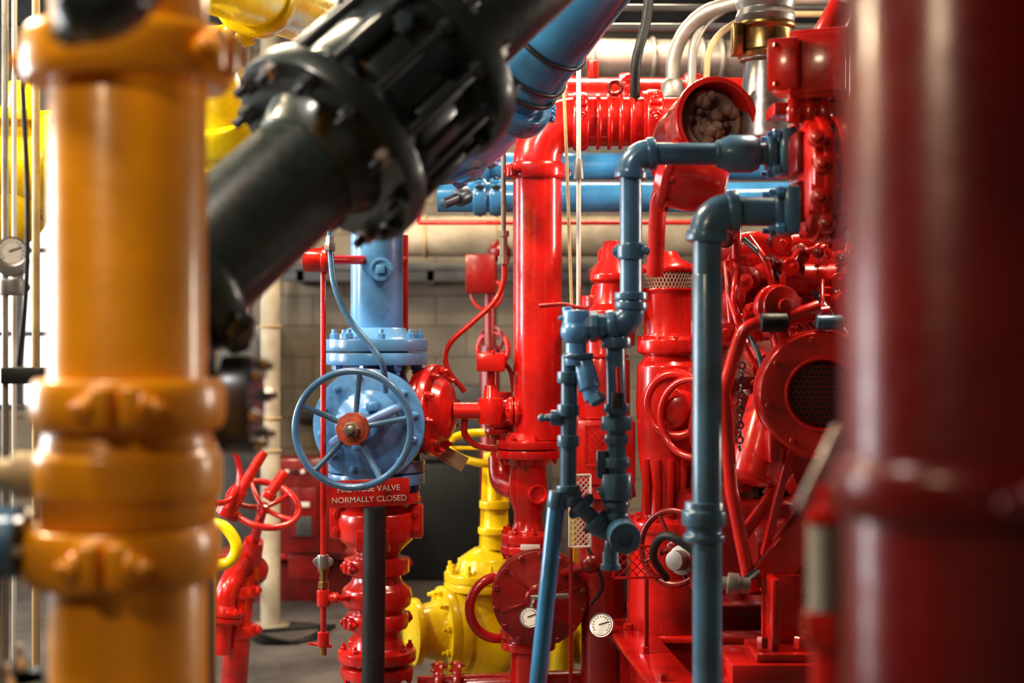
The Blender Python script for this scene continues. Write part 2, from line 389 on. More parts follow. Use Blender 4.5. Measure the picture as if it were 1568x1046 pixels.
o.box(sc,(S(124,4.62),.004,S(42,4.62)),RED,Rm,bev=.001); ob=o.done()
for i,tx in enumerate(("FIRE HOSE VALVE","NORMALLY CLOSED")):
    cu=bpy.data.curves.new('sign_lettering_%d'%(i+1),'FONT'); cu.body=tx; cu.size=S(12.5,4.62); cu.align_x='CENTER'; cu.align_y='CENTER'; cu.extrude=.0006
    t=bpy.data.objects.new('sign_lettering_%d'%(i+1),cu); bpy.context.collection.objects.link(t)
    cu.materials.append(WHT); t.parent=ob; t.location=Rm@V((0,-.004,S(6.5-16*i,4.62))); t.rotation_euler=(math.pi/2,math.radians(-2.5),0)
d=5.0; o=M('red_check_valve'); s_=S(1,d)
def prof(pts,base): return [((base-v)*s_,w*s_) for v,w in pts]
base=1155
o.lathe(at(base),ZA,prof([(1155,0),(1155,55),(1145,55),(1145,38),(1040,38),(1034,56),(1018,56),(1016,40),(1012,40),(1010,60),(994,60),(990,42),(965,36),(960,46),(938,46),(934,40),(925,52),(912,54),(900,52),(890,40),(880,36),(876,50),(854,50),(850,34),(842,38),(825,56),(800,60),(785,58),(775,46),(768,40),(768,66),(752,66),(752,0)],base),RED,52,c=.005)
o.bolts(at(994),ZA,S(51,d),8,.012,.016,RED,stud=.012)
o.bolts(at(1034),-ZA,S(51,d),8,.012,.016,RED,stud=.012)
for v in (865,949): o.coupling(at(v),ZA,S(38,d),S(24,d),RED,lug=V((-0.8,-0.6,0)),k=1.28)
for sg in (-1,1):
    o.box(at(797)+XA*sg*S(60,d),(S(22,d),.07,S(52,d)),RED,bev=.01)
    for q in (-12,12): o.hexn(at(797+q)+XA*sg*S(60,d)-YA*.035,-YA,.012,.014,RED)
    o.hexn(at(768)+XA*sg*S(62,d),ZA,.015,.02,RED)
o.box(at(820)-YA*.14,(S(50,d),.03,S(34,d)),RED,bev=.008)
o.done()
o=M('black_drain_hose'); o.tube([P(574,777,4.62),P(573,900,4.62),V((P(569,1000,4.62).x,4.62,0.0))],S(17.5,4.62),RUB,seg=28); o.done()
o=M('red_branch_flange'); d=5.0; a=P(625,628,5.02); bx=V((1,-0.30,0.0)).normalized()
o.lathe(a,bx,[(0,0),(0,.10),(.04,.10),(.045,.150),(.075,.150),(.075,.145),(.082,.145),(.082,.163),(.115,.163),(.115,.12),(.15,.10),(.17,.05),(.17,0)],RED,52,c=.006)
o.bolts(a+bx*.115,bx,.14,10,.013,.016,RED,stud=.012)
e=a+bx*.17; 
q1=e+XA*.13; o.tube([e,q1,P(792,622,5.0)],.030,RED)
o.lathe(q1,ZA,[(-.045,0),(-.045,.045),(.045,.045),(.045,.028),(.09,.022),(.09,0)],RED,28)
o.cyl(q1+ZA*.08,q1+ZA*.15,.014,RED,14); o.box(q1+ZA*.17,(.10,.10,.065),RED,bev=.008)
o.bolts(q1+ZA*.203,ZA,.045,4,.008,.008,RED)
o.fpair(q1+XA*.08,XA,.05,.014,.032,RED,n=6)
o.cable([q1+ZA*.185+XA*.05,P(770,552,5),P(782,570,5),P(786,600,5)],.008,RED)
o.cable([P(712,640,5),P(712,665,5),P(730,682,5),P(765,688,5)],.012,RED)
o.done()
o=M('flexible_conduit'); o.cable([P(505,330,4.7),P(506,385,4.7),P(513,440,4.7),P(535,490,4.7),P(568,530,4.7),P(586,560,4.7),P(590,600,4.75)],S(5,4.7),WBL,12)
o.lathe(P(505,385,4.7),ZA,[(0,0),(0,.018),(.03,.018),(.03,.014),(.05,.014),(.05,0)],STL,8); o.cyl(P(505,335,4.7),V((P(505,0,4.7).x,4.7,ZC)),.012,STL,12); o.done()
o=M('red_sensing_line'); d=4.75; ux=P(495,0,d).x
def a2(v): return V((ux,d,zc(v,d)))
o.cyl(a2(985),a2(395),S(4.5,d),RED,14)
o.coupling(a2(860),ZA,S(6,d),S(22,d),STL,k=1.5)
o.lathe(a2(900),ZA,[(0,0),(0,.020),(.02,.020),(.02,.014),(.055,.014),(.055,.02),(.08,.02),(.08,0)],BRS,6,c=0)
o.lathe(a2(928),ZA,[(0,0),(0,.022),(.055,.022),(.055,0)],RED,16); o.cyl(a2(916),P(548,916,5.0),.012,RED,14); o.lathe(a2(916),XA,[(0,0),(.03,.02),(.05,.02),(.05,0)],RED,14)
o.lathe(a2(990),ZA,[(0,0),(0,.02),(.05,.02),(.05,0)],RED,16); o.bar(a2(985)-XA*.05,a2(990)+XA*.03,.014,.01,RED); o.cyl(a2(1003),a2(985),.012,BRS,12)
o.cyl(a2(398),P(620,398,5.12),.016,RED,14); o.cyl(P(465,398,4.75),P(500,398,4.75),.04,RED,24); o.coupling(P(500,398,4.75),XA,.034,.03,RED,k=1.4)
o.cyl(P(620,540,5.12),P(620,360,5.12),.012,RED,14); o.done()

# ------------------------------------------------------------ red main riser (d=5)
d=5.0; o=M('red_main_riser'); r=S(37.5,d); el=P(823,187,d)
o.tube([P(823,672,d),el,P(1060,187,d+.0)],r,RED,R=r*1.6,seg=44)
o.coupling(P(823,263,d),ZA,r,S(26,d),RED,lug=V((-1,-.5,0)),k=1.14)
for u in (888,): o.coupling(P(u,187,d),XA,r,S(24,d),RED,lug=V((0,-1,.35)),k=1.2)
for u in (915,932,949,966): o.torus(P(u,187,d),XA,r*1.04,.010,RED,44,10)
o.coupling(P(1000,187,d),XA,r*1.1,S(26,d),RED,lug=V((0,-1,.35)),k=1.2)
o.lathe(P(983,187,d),XA,[(0,0),(0,r*1.25),(.03,r*1.25),(.03,0)],RED,44)
o.lathe(P(908,120,d-.05),ZA,[(0,0),(0,.02),(.06,.02),(.06,0)],RED,8)
o.torus(P(942,135,d-.02),YA,.022,.008,DRED,24,8)
o.fpair(P(809,687,d),ZA,S(49,d),S(13,d),S(30,d),RED,n=8)
xx=P(809,0,d).x
base=1155
o.lathe(at(base,5,xx),ZA,prof([(1155,0),(1155,50),(1145,50),(1145,28),(1000,28),(996,30),(992,42),(980,42),(980,36),(974,36),(974,44),(960,44),(955,36),(940,50),(880,50),(868,34),(846,30),(846,43),(834,43),(832,40),(830,43),(816,43),(812,26),(800,22),(785,22),(765,29),(745,30),(715,28),(700,34),(700,0)],base),RED,48,c=.004)
o.box(P(812,838,4.89),(S(30,4.9),.003,S(9,4.9)),WHT,bev=.001)
o.bolts(at(816,5,xx),ZA,S(37,d),8,.011,.014,RED,stud=.012); o.bolts(at(846,5,xx),-ZA,S(37,d),8,.011,.014,RED,stud=.012)
o.bolts(at(960,5,xx),ZA,S(38,d),8,.011,.014,RED,stud=.012)
o.lathe(P(820,757,d-.05),V((.25,-1,.1)),[(0,0),(0,S(15,d)),(.04,S(15,d)),(.04,S(11,d)),(.03,S(10,d)),(.03,0)],RED,24)
dc=P(826,914,4.88); o.lathe(dc+YA*.1,-YA,[(0,0),(0,.15),(.05,.165),(.1,.165),(.1,.150),(.115,.150),(.12,.162),(.14,.162),(.14,.14),(.15,.11),(.155,.05),(.17,.045),(.17,0)],DRED,56,c=.004)
o.bolts(dc-YA*.04,-YA,.152,14,.010,.010,DRED)
for i in range(6):
    a=.3+i*math.pi/3; dr=V((math.cos(a),0,math.sin(a))); o.bar(dc-YA*.052+dr*.05,dc-YA*.045+dr*.135,.012,.012,DRED)
o.torus(P(765,930,5.05),V((0.3,-1,0)),S(48,5),.018,RED,40)
o.fpair(P(768,655,5.15),ZA,S(26,5.15),.022,.03,RED,n=6); o.cyl(P(768,720,5.15),P(768,600,5.15),.04,RED,24)
o.sweep(catmull([P(768,700,5.15),P(772,735,5.12),P(795,748,5.05)],6),.05,RED,20)
o.cable([P(895,830,4.7),P(915,868,4.68),P(922,900,4.7),P(905,925,4.75)],.006,RUB)
o.ball(P(905,862,4.7),.035,DRED); o.cyl(P(860,880,4.85),P(905,862,4.7),.016,DRED)
o.done()
o=M('pressure_gauge'); 
o.gauge(P(811,945,4.62),V((-.1,-1,.35)),S(16,4.62)); o.cyl(P(811,947,4.65),P(818,914,4.72),.008,STL,12); o.bar(P(812,915,4.68),P(872,912,4.68),.016,.016,STL,.004); o.done()
o=M('pressure_gauge'); o.gauge(P(921,957,4.6),V((-.45,-1,.45)),S(19,4.6)); o.tube([P(925,960,4.64),P(945,985,4.75),P(960,1010,4.85)],.009,STL); o.done()

o=M('red_overhead_header'); o.cyl(V((P(868,0,6).x,6,zc(150,6))),V((X1,6,zc(150,6))),S(30,6),RED,36); o.coupling(P(960,150,6),XA,S(30,6),.07,RED,lug=V((0,-1,.5))); o.coupling(P(1060,150,6),XA,S(30,6),.07,RED,lug=V((0,-1,.5)))
o.cyl(P(872,150,6),P(872,118,6)+ZA*.0,.03,RED); o.done()
o=M('red_sprinkler_line'); o.cyl(P(640,341,6.4),V((X1,6.4,zc(341,6.4))),S(3.5,6.4),RED,14); o.cyl(P(640,341,6.4),V((P(640,0,6.4).x,6.4,ZC)),S(3.5,6.4),RED,14); o.done()

o=M('hanger_rod'); o.cyl(V((P(886,0,4.75).x,4.75,zc(500,4.75))),V((P(886,0,4.75).x,4.75,ZC)),S(3.6,4.75),WHT,12); o.lathe(P(886,275,4.75),ZA,[(0,0),(0,.018),(.07,.014),(.07,0)],GAL,14); o.done()
o=M('hanger_rod'); o.tube([P(876,490,4.8),P(868,250,4.8),P(862,100,4.8),V((P(862,0,4.8).x,4.8,ZC))],S(2.6,4.8),TAN,R=.3); o.done()
o=M('steel_conduit'); d=5.1; a=P(771,380,d); o.cyl(a,V((a.x,d,ZC)),S(3.8,d),GAL,12); o.lathe(P(771,405,d),ZA,[(0,0),(0,.02),(.03,.02),(.03,.014),(.1,.014),(.1,.02),(.12,.02),(.12,0)],STL,8,c=0); 
o.cable([P(772,400,d),P(771,430,d),P(757,462,d),P(722,495,d),P(692,522,d),P(682,545,d),P(688,570,d),P(712,600,d)],S(4.2,d),RED,12); o.done()

# ------------------------------------------------------------ blue overhead pipes
o=M('blue_overhead_pipe'); d=3.9
p0=P(965,-110,d); p1=P(795,118,4.25); 
o.tube([p0,p1,P(725,200,4.5),P(675,228,4.75)],.122,PBL,R=.2,seg=44)
axb=(p0-p1).normalized(); 
for k in (0.0,.05,.16): o.torus(p1+axb*(k),axb,.125,.008,DST,44,10)
o.coupling(p1-axb*.08,axb,.122,.07,PBL,lug=V((1,-.2,.5)))
o.coupling(P(698,214,4.66),V((1,.6,.5)),.115,.075,PBL,lug=V((0,-1,0)),bm_=STL); 
for i,(u,v) in enumerate(((660,255),(690,268),(715,250))): 
    o.lathe(P(u,v,4.85),V((.8,-.3,.5)),[(0,0),(0,.06),(.03,.06),(.03,.045),(.06,.045),(.06,.065),(.09,.065),(.09,0)],PBL,24); o.bolts(P(u,v,4.85)+V((.8,-.3,.5)).normalized()*.09,V((.8,-.3,.5)),.05,6,.010,.012,STL)
o.done()
o=M('blue_header_pipe'); d=5.9
o.cyl(P(640,255,d),V((X1,d,zc(255,d))),S(21,d),PBL,36)
for u in (690,715,742,): o.coupling(P(u,255,d),XA,S(23,d),S(16,d),PBL,lug=V((0,-.8,.6)))
o.done()
o=M('blue_header_pipe'); d=5.6
o.cyl(P(670,302,d),V((X1,d,zc(302,d))),S(23,d),PBL,36)
for u in (735,760,): o.coupling(P(u,302,d),XA,S(23,d),S(20,d),PBL,lug=V((0,-.8,.6)),bm_=DST)
o.lathe(P(715,298,5.4),V((-.6,-.5,-.3)),[(0,0),(0,.035),(.05,.035),(.05,.02),(.12,.02),(.12,0)],DST,24); o.done()
o=M('insulated_pipe'); d=7.4
a=P(560,362,d); o.cyl(a,V((X1,d,a.z)),S(31,d),CRM,40); 
for u in (652,760,870,960): o.torus(P(u,362,d),XA,S(31.5,d),.008,TAN,40,8)
o.done()
o=M('round_duct'); d=6.6; a=P(840,88,d); o.cyl(a,V((X1,d+.2,a.z)),S(29,d),GAL,44)
for u in (905,1000,1075,1105): o.torus(a+V((X1-a.x,.2,0)).normalized()*S(u-840,d),V((X1-a.x,.2,0)),S(29.5,d),.012,GAL,40,8)
o.done()
o=M('galvanised_conduit_bend'); d=5.5
o.tube([P(1030,260,d),P(1030,30,d),P(1200,-15,d-.3),P(1400,-15,d-.3)],S(11,d),GAL,R=.22,seg=24); o.lathe(P(1030,150,d),ZA,[(0,0),(0,.045),(.05,.045),(.07,.035),(.07,0)],GAL,24); o.done()
o=M('galvanised_conduit_bend'); d=5.45
o.tube([P(1058,150,d),P(1062,45,d),P(1130,0,d),P(1300,0,d)],S(7,d),GAL,R=.2); o.tube([P(1080,150,d),P(1085,60,d),P(1150,22,d),P(1300,22,d)],S(5,d),TAN,R=.2); o.done()
o=M('galvanised_conduit_run'); d=5.9
for v_,w_ in ((12,5),(42,6)): o.cyl(P(880,v_,d),V((X1,d,zc(v_,d))),S(w_,d),GRY,14)
o.done()
o=M('black_pump_cable'); o.cable([P(998,-60,4.9),P(990,30,4.9),P(975,90,4.9),P(972,150,4.95)],.018,RUB); o.done()

# ------------------------------------------------------------ small blue trim piping
d=3.6; o=M('blue_cooling_piping'); r=S(17,d)
def q(u,v,dd=3.6): return P(u,v,dd)
o.route([q(1205,236),q(966,236),q(966,498),q(880,503)],r,BLU,R=r*1.7,seg=28)
o.lathe(q(1162,236),-XA,[(0,0),(0,S(24,d)),(.02,S(29,d)),(.075,S(29,d)),(.09,S(24,d)),(.11,S(20,d)),(.11,0)],BLU,32)
o.lathe(q(1108,236),-XA,[(0,0),(0,S(22,d)),(.02,S(22,d)),(.02,0)],BLU,32)
o.box(q(1203,236),(S(26,d),S(72,d),S(72,d)),BLU,bev=.012); o.box(q(1180,236),(S(14,d),S(48,d),S(48,d)),BLU,bev=.01)
for dz in (-27,27):
    for dy in (-27,27): o.hexn(q(1189,236)+V((0,S(dy,d),S(dz,d))),-XA,.013,.018,LBL); o.cyl(q(1186,236)+V((0,S(dy,d),S(dz,d))),q(1170,236)+V((0,S(dy,d),S(dz,d))),.007,LBL,10)
o.coupling(q(966,385),ZA,r,S(26,d),BLU,lug=V((1,-.5,0)),k=1.25)
o.lathe(q(966,460),ZA,[(0,r),(0,r*1.5),(.02,r*1.5),(.02,r)],BLU,28)
o.lathe(q(925,500),-XA,[(0,0),(0,S(20,d)),(.018,S(20,d)),(.018,S(24,d)),(.036,S(24,d)),(.036,S(19,d)),(.06,S(19,d)),(.06,0)],BLU,8,c=.001)
o.ball(q(882,508),S(24,d),LBL); o.lathe(q(882,560),ZA,[(0,0),(0,S(20,d)),(.03,S(20,d)),(.03,S(16,d)),(.09,S(16,d)),(.09,S(20,d)),(.14,S(20,d)),(.14,0)],LBL,28)
o.torus(q(885,545),ZA,S(20,d),.008,BLU,30,10)
o.lathe(q(890,545),V((.25,-.3,-1)),[(0,0),(0,S(15,d)),(.05,S(17,d)),(.09,S(17,d)),(.09,S(13,d)),(.12,S(13,d)),(.12,0)],LBL,24)
o.lathe(q(911,606,3.55),V((.3,-.3,-.6)),[(0,0),(0,S(13,d)),(.02,S(13,d)),(.02,0)],BLU,6,c=0)
o.route([q(872,545),q(870,757),q(925,812),q(948,812)],S(12.5,d),BLU,R=S(18,d),seg=22)
for v in (575,625,672): o.lathe(q(870,v+12),ZA,[(0,0),(0,S(17,d)),(S(18,d),S(17,d)),(S(18,d),0)],BLU,24)
o.lathe(q(870,640),-XA,[(0,0),(.02,S(12,d)),(.045,S(12,d)),(.045,S(6,d)),(.06,S(6,d)),(.06,0)],BLU,20); o.bar(q(831,640),q(848,640),.028,.006,BLU); o.ball(q(829,640),.010,BLU)
o.coupling(q(890,775),(q(925,812)-q(870,757)),S(13,d),S(16,d),BLU,k=1.5)
o.coupling(q(912,798),(q(925,812)-q(870,757)),S(13,d),S(12,d),BLU,k=1.55)
o.cyl(q(942,505),q(946,820),S(15,d),BLU,26)
for v,w,hh in ((525,23,16),(625,20,14),(648,24,22),(672,19,14),(708,21,16),(745,24,40),(772,20,10),(790,19,10)):
    o.lathe(q(944,v+hh/2),ZA,[(0,0),(0,S(w,d)),(S(hh,d),S(w,d)),(S(hh,d),0)],BLU,26,c=.004)
o.cyl(q(944,745),q(918,760),S(13,d),BLU,20); o.lathe(q(922,708),ZA,[(-.04,0),(-.04,S(9,d)),(.03,S(9,d)),(.03,0)],BLU,18)
o.bar(q(946,562,3.54),q(948,610,3.54),.02,.01,RED,.004); o.lathe(q(946,622),-YA,[(0,0),(0,.02),(.05,.02),(.05,0)],BLU,16)
o.box(q(946,612,3.55),(.03,.04,.04),DST)
o.ball(q(948,812),S(25,d),BLU); o.lathe(q(948,812),V((.1,-1,-.1)),[(0,0),(0,S(22,d)),(.07,S(24,d)),(.09,S(24,d)),(.09,S(12,d)),(.08,S(11,d)),(.08,0)],BLU,28)
o.lathe(q(935,845),-ZA,[(0,0),(0,S(13,d)),(.03,S(13,d)),(.03,S(16,d)),(.045,S(16,d)),(.045,0)],BLU,20); o.cyl(q(940,820),q(935,850),S(12,d),BLU)
e=P(824,1046,3.62); dr=(e-q(852,775)); end=q(852,775)+dr*((q(852,775).z)/(-dr.z))
o.cyl(q(856,752),q(852,778),S(16,d),BLU); o.cyl(q(852,770),end,S(13.5,d),PBL,26)
o.tube([q(826,469,3.65),q(862,466,3.65),q(900,474,3.65)],.005,RED); o.bar(q(855,488),q(895,482),.012,.012,LBL); o.cyl(q(870,500),q(868,470),.012,LBL,14)
o.done()
d=3.3; o=M('blue_cooling_riser'); r=S(24,d)
a=P(1083,0,d)
o.route([P(1212,324,d),P(1083,324,d),V((a.x,d,0))],r*.92,BLU,R=r*1.5,seg=32)
o.cyl(V((a.x,d,0)),P(1083,420,d),r*.95,BLU,36)
o.lathe(P(1078,828,d),ZA,[(0,r),(0,S(32,d)),(S(10,d),S(32,d)),(S(12,d),S(27,d)),(S(22,d),S(27,d)),(S(24,d),S(34,d)),(S(46,d),S(34,d)),(S(48,d),S(30,d)),(S(60,d),S(30,d)),(S(60,d),r)],BLU,36)
o.box(P(1208,324,d),(S(24,d),S(74,d),S(74,d)),BLU,bev=.012); o.box(P(1190,324,d),(S(12,d),S(50,d),S(50,d)),BLU,bev=.01)
for dz in (-28,28):
    for dy in (-28,28): p_=P(1195,324,d)+V((0,S(dy,d),S(dz,d))); o.hexn(p_,-XA,.013,.018,LBL); o.cyl(p_,p_-XA*.035,.007,LBL,10)
o.done()

# ------------------------------------------------------------ heat exchanger with end cover
o=M('red_heat_exchanger'); d=3.5; c=P(1222,275,d)
o.lathe(c,XA,[(0,0),(0,.12),(.012,.145),(.035,.145),(.035,.155),(.06,.155),(.06,.12),(.075,.12),(.075,.155),(.1,.155),(.1,.125),(.62,.125),(.62,0)],RED,52,c=.004)
o.bolts(c+XA*.035,-XA,.136,14,.010,.03,RED); o.bolts(c+XA*.06,XA,.14,14,.010,.012,RED)
for zz in (-.06,.06): o.box(c+V((-.004,0,zz*1.0)),(.03,.14,.10),DRED,bev=.01)
for i,(du,dv) in enumerate(((30,-60),(38,-20),(34,30),(44,70))): o.lathe(P(1222+du,275+dv,d-.13),V((-.3,-1,.1)),[(0,0),(0,.022),(.03,.022),(.03,.012),(.05,.012),(.05,0)],RED,6 if i%2 else 16,c=.002)
o.box(c+V((.45,0,-.35)),(.08,.2,.5),DRED)
o.done()
o=M('red_junction_box'); d=3.55; Rm=Matrix.Rotation(math.radians(-22),3,'Z')
o.box(P(1262,105,d),(S(90,d),.16,S(105,d)),RED,Rm,bev=.008); o.box(P(1206,105,d-.02),(S(46,d),.14,S(78,d)),RED,Rm,bev=.006)
o.box(P(1262,105,d)-V((.03,.083,0)),(S(76,d),.006,S(88,d)),RED,Rm,bev=.002)
for dz in (-30,30): o.hexn(P(1188,100+dz,d-.09),-YA,.009,.012,RED)
o.cyl(P(1225,150,d),P(1228,195,d),.03,RED); o.box(P(1228,172,d),(.16,.12,.03),RED); o.cyl(P(1290,10,d),P(1262,60,d),.035,RED); o.cyl(P(1290,60,d),P(1290,190,d),.03,RED)
for u in (1215,1240,1262): o.lathe(P(u,188,d-.05),ZA,[(0,0),(0,.018),(.03,.022),(.05,.016),(.07,.0)],RED,18)
o.done()
o=M('engine_exhaust_pipe'); d=4.1; a=P(1172,0,d)
def ex(v): return V((a.x,d,zc(v,d)))
o.lathe(ex(215),ZA,[(0,0),(0,S(50,d)),(S(12,d),S(48,d)),(S(60,d),S(38,d)),(S(118,d),S(32,d)),(S(120,d),S(40,d)),(S(128,d),S(40,d)),(S(128,d),0)],STL,44)
o.lathe(ex(92),ZA,[(0,0),(0,S(40,d)),(S(8,d),S(44,d)),(S(12,d),S(40,d)),(S(44,d),S(40,d)),(S(48,d),S(46,d)),(S(55,d),S(46,d)),(S(55,d),0)],BRS,44)
o.lathe(ex(38),ZA,[(0,0),(0,S(42,d)),(.02,S(46,d)),(.04,S(42,d)),(.06,S(46,d)),(.08,S(42,d)),(.1,S(46,d)),(.12,S(42,d)),(ZC-zc(38,d),S(42,d)),(ZC-zc(38,d),0)],GAL,44)
o.box(ex(65)-XA*S(46,d)-YA*.03,(.03,.05,.09),BRS)
o.done()
o=M('turbocharger_intake'); d=4.0; c=P(1098,185,d); axc=V((.30,-1,.05)).normalized()
R_=S(62,d)
o.lathe(c-axc*.16,axc,[(0,0),(0,R_*.85),(.10,R_*.98),(.14,R_*1.0),(.14,R_*1.1),(.165,R_*1.1),(.165,R_*.95),(.03,R_*.92),(.03,0)],RED,52,c=.004)
o.lathe(c-axc*.12,axc,[(0,0),(0,R_*.88),(.08,R_*.86),(.10,R_*.70),(.07,R_*.5),(.085,R_*.3),(.06,0)],BRN,40,c=.008)
gx_,gy_=perp(axc)
for i in range(26):
    a=random.random()*6.28; rr=R_*random.uniform(.15,.78)
    o.ball(c-axc*.035+(gx_*math.cos(a)+gy_*math.sin(a))*rr,random.uniform(.010,.022),BRN,seg=10)
o.tube([c-axc*.05,c-axc*.28,P(1040,262,4.25)],.085,RED,R=.12,seg=28)
o.lathe(P(1112,288,d),V((-1,.15,.25)),[(0,0),(0,.05),(.03,.075),(.10,.09),(.15,.09),(.155,.105),(.175,.105),(.175,.075),(.2,.05),(.2,0)],RED,40)
o.bolts(P(1112,288,d)+V((-1,.15,.25)).normalized()*.155,V((1,-.15,-.25)),.095,8,.009,.012,RED)
o.tube([P(1035,270,4.2),P(1008,300,4.3),P(1003,420,4.4)],.026,RED,R=.08)
o.done()
# ------------------------------------------------------------ vertical turbine pump head
o=M('vertical_turbine_pump'); d=4.7; s_=S(1,d); xc=P(1022,0,d).x
def vp(v,xx=None): return V((xc if xx is None else xx,d,zc(v,d)))
bb=1191
o.lathe(vp(bb),ZA,[((bb-v)*s_,w*s_) for v,w in [(1191,0),(1191,85),(1170,85),(1170,60),(900,60),(880,58),(815,56),(808,62),(795,62),(790,40),(740,38),(700,44),(620,48),(560,46),(550,38),(545,34),(540,46),(520,46),(515,38),(512,38),(512,36),(450,36),(446,40),(442,40),(442,34),(420,34),(418,40),(412,42),(405,38),(395,20),(385,14),(385,0)]],RED,52,c=.004)
for i in range(44):
    a=2*math.pi*i/44; a1=a+2*math.pi/22
    for s1,s2 in ((a,a1),(a1,a)):
        o.bar(V((xc+math.cos(s1)*S(38,d),d+math.sin(s1)*S(38,d),zc(443,d))),V((xc+math.cos(s2)*S(38,d),d+math.sin(s2)*S(38,d),zc(419,d))),.003,.003,CRM,.0003)
o.lathe(vp(490,P(940,0,d).x),ZA,[(0,0),(0,.09),(.03,.09),(.05,.07),(.12,.06),(.13,.08),(.15,.08),(.20,.045),(.26,.035),(.26,0)],RED,32)
o.lathe(P(935,430,4.95),ZA,[(0,0),(0,.05),(.1,.045),(.12,.03),(.12,0)],RED,28)
o.bolts(vp(520),ZA,S(42,d),10,.010,.012,RED); o.bolts(vp(795),ZA,S(56,d),10,.012,.014,RED)
for k in range(5):
    a=-math.pi/2-.9+k*.45; dr=V((math.cos(a),math.sin(a),0)); o.bar(vp(785)+dr*S(42,d),vp(700)+dr*S(46,d),.014,.02,RED)
o.torus(P(1035,620,4.58),V((-.6,-1,0)),S(48,4.58),.016,RED,40); o.lathe(P(1035,625,4.66),V((-.6,-1,0)),[(0,0),(0,.08),(.06,.07),(.08,.03),(.08,0)],RED,32)
o.torus(P(1060,640,4.5),V((-.9,-1,0)),S(60,4.5),.012,RED,40)
o.lathe(P(925,640,4.9),ZA,[(0,0),(0,.09),(.2,.09),(.2,.075),(.36,.07),(.38,.09),(.42,.09),(.42,.05),(.46,.04),(.46,0)],RED,32)
for v_ in (455,485,515,545,575): o.torus(P(925,v_+30,4.9),ZA,.078,.008,RED,32,8)
o.box(P(925,690,4.9),(.2,.2,.22),RED,bev=.01)
o.lattice(P(896,712,4.78),XA,ZA,S(32,4.78),S(60,4.78),.022,.003,RED)
o.lathe(P(930,760,4.9),ZA,[(0,0),(0,.10),(.07,.09),(.07,0)],RED,32)
o.cyl(P(925,1170,4.9),P(925,760,4.9),.08,DRED)
o.wheel(P(1030,838,4.3),V((-.75,-1,.1)),S(56,4.3),.010,DRED,n=4,phase=.5); o.cyl(P(1030,838,4.3),P(1045,838,4.6),.02,STL)
o.lathe(P(1040,858,4.25),V((-.8,-1,.1)),[(-.06,0),(-.06,.035),(-.03,.035),(-.03,.045),(-.01,.045),(-.01,.03),(.03,.03),(.03,0)],GAL,24)
o.done()
o=M('expanded_metal_guard'); o.lattice(P(872,838,4.55),V((1,.3,0)).normalized(),ZA,S(34,4.55),S(110,4.55),.018,.003,WHT)
o.bar(P(874,838,4.55),V((P(874,0,4.55).x,4.55,0)),.012,.012,DRED); o.done()
o=M('expanded_metal_guard'); o.lattice(P(940,885,4.3),V((1,.1,0)).normalized(),ZA,S(70,4.3),S(48,4.3),.026,.003,RED); o.bar(P(990,885,4.3),V((P(990,0,4.3).x,4.3,.5)),.012,.012,DRED); o.done()

# ------------------------------------------------------------ diesel engine
o=M('diesel_engine'); d=4.2
blk=P(1250,640,4.9)
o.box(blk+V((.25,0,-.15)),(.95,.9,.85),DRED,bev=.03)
o.box(P(1240,450,4.75)+V((.2,0,0)),(.8,.6,.25),RED,bev=.03)
for i in range(3):
    o.box(P(1160+i*75,405,4.55),(.15,.3,.12),RED,bev=.03,seg=3); o.bolts(P(1160+i*75,378,4.55),ZA,.05,4,.012,.015,RED)
o.sweep(catmull([P(1120,470,4.3),P(1150,440,4.2),P(1185,425,4.15),P(1230,430,4.1),P(1290,430,4.1)],6),.05,RED,20)
o.sweep(catmull([P(1105,385,4.35),P(1150,372,4.25),P(1200,375,4.2),P(1290,365,4.2)],6),.035,RED,20)
for i in range(4): 
    c=P(1135+i*42,462+(i%2)*10,4.2); o.tube([c,c+V((0,-.08,0)),c+V((.02,-.1,-.12))],.028,RED,R=.04); o.lathe(c+V((0,-.05,0)),-YA,[(0,0),(0,.045),(.02,.045),(.02,0)],RED,20); o.hexn(c+V((0.0,-.12,.0)),-YA,.02,.02,DRED)
for i in range(46):
    c=P(random.uniform(1110,1290),random.uniform(365,530),random.uniform(3.95,4.2)); r_=random.uniform(.010,.026)
    ax_=V((random.uniform(-.6,.3),-1,random.uniform(-.3,.6)))
    o.lathe(c,ax_,[(-.1,0),(-.1,r_),(0,r_),(0,r_*1.35),(.02,r_*1.35),(.02,r_*.6),(.05,r_*.6),(.05,0)],random.choice([RED,RED,DRED,RED,RED]),random.choice([6,18,18]),c=.001)
for i in range(18):
    a=P(random.uniform(1110,1280),random.uniform(360,540),3.98); b=a+V((random.uniform(-.06,.2),random.uniform(-.05,.1),random.uniform(-.25,-.1)))
    o.cable([a,(a+b)/2+V((random.uniform(-.05,.05),-.06,0)),b],random.uniform(.005,.011),random.choice([RED,RED,RED,DRED,DST]))
for i in range(26):
    c=P(random.uniform(1110,1215),random.uniform(540,900),random.uniform(4.25,4.4)); r_=random.uniform(.015,.04)
    ax_=V((random.uniform(-.6,.3),-1,random.uniform(-.3,.6)))
    o.lathe(c,ax_,[(-.15,0),(-.15,r_),(0,r_),(0,r_*1.35),(.02,r_*1.35),(.02,r_*.6),(.05,r_*.6),(.05,0)],random.choice([RED,DRED,RED]),random.choice([6,18,18]),c=.001)
o.cyl(P(1128,345,4.1),P(1128,480,4.1),.014,RED,14); o.cyl(P(1112,400,4.1),P(1122,520,4.05),.010,RED,14)
o.lathe(P(1178,470,3.9),V((.3,-1,0)),[(0,0),(0,.05),(.03,.06),(.05,.06),(.055,.045),(.065,.045),(.07,.055),(.08,.055),(.08,.02),(.1,.02),(.1,0)],RED,30)
fa=P(1196,560,4.0); fb=P(1150,742,3.95); fx=(fb-fa); L=fx.length
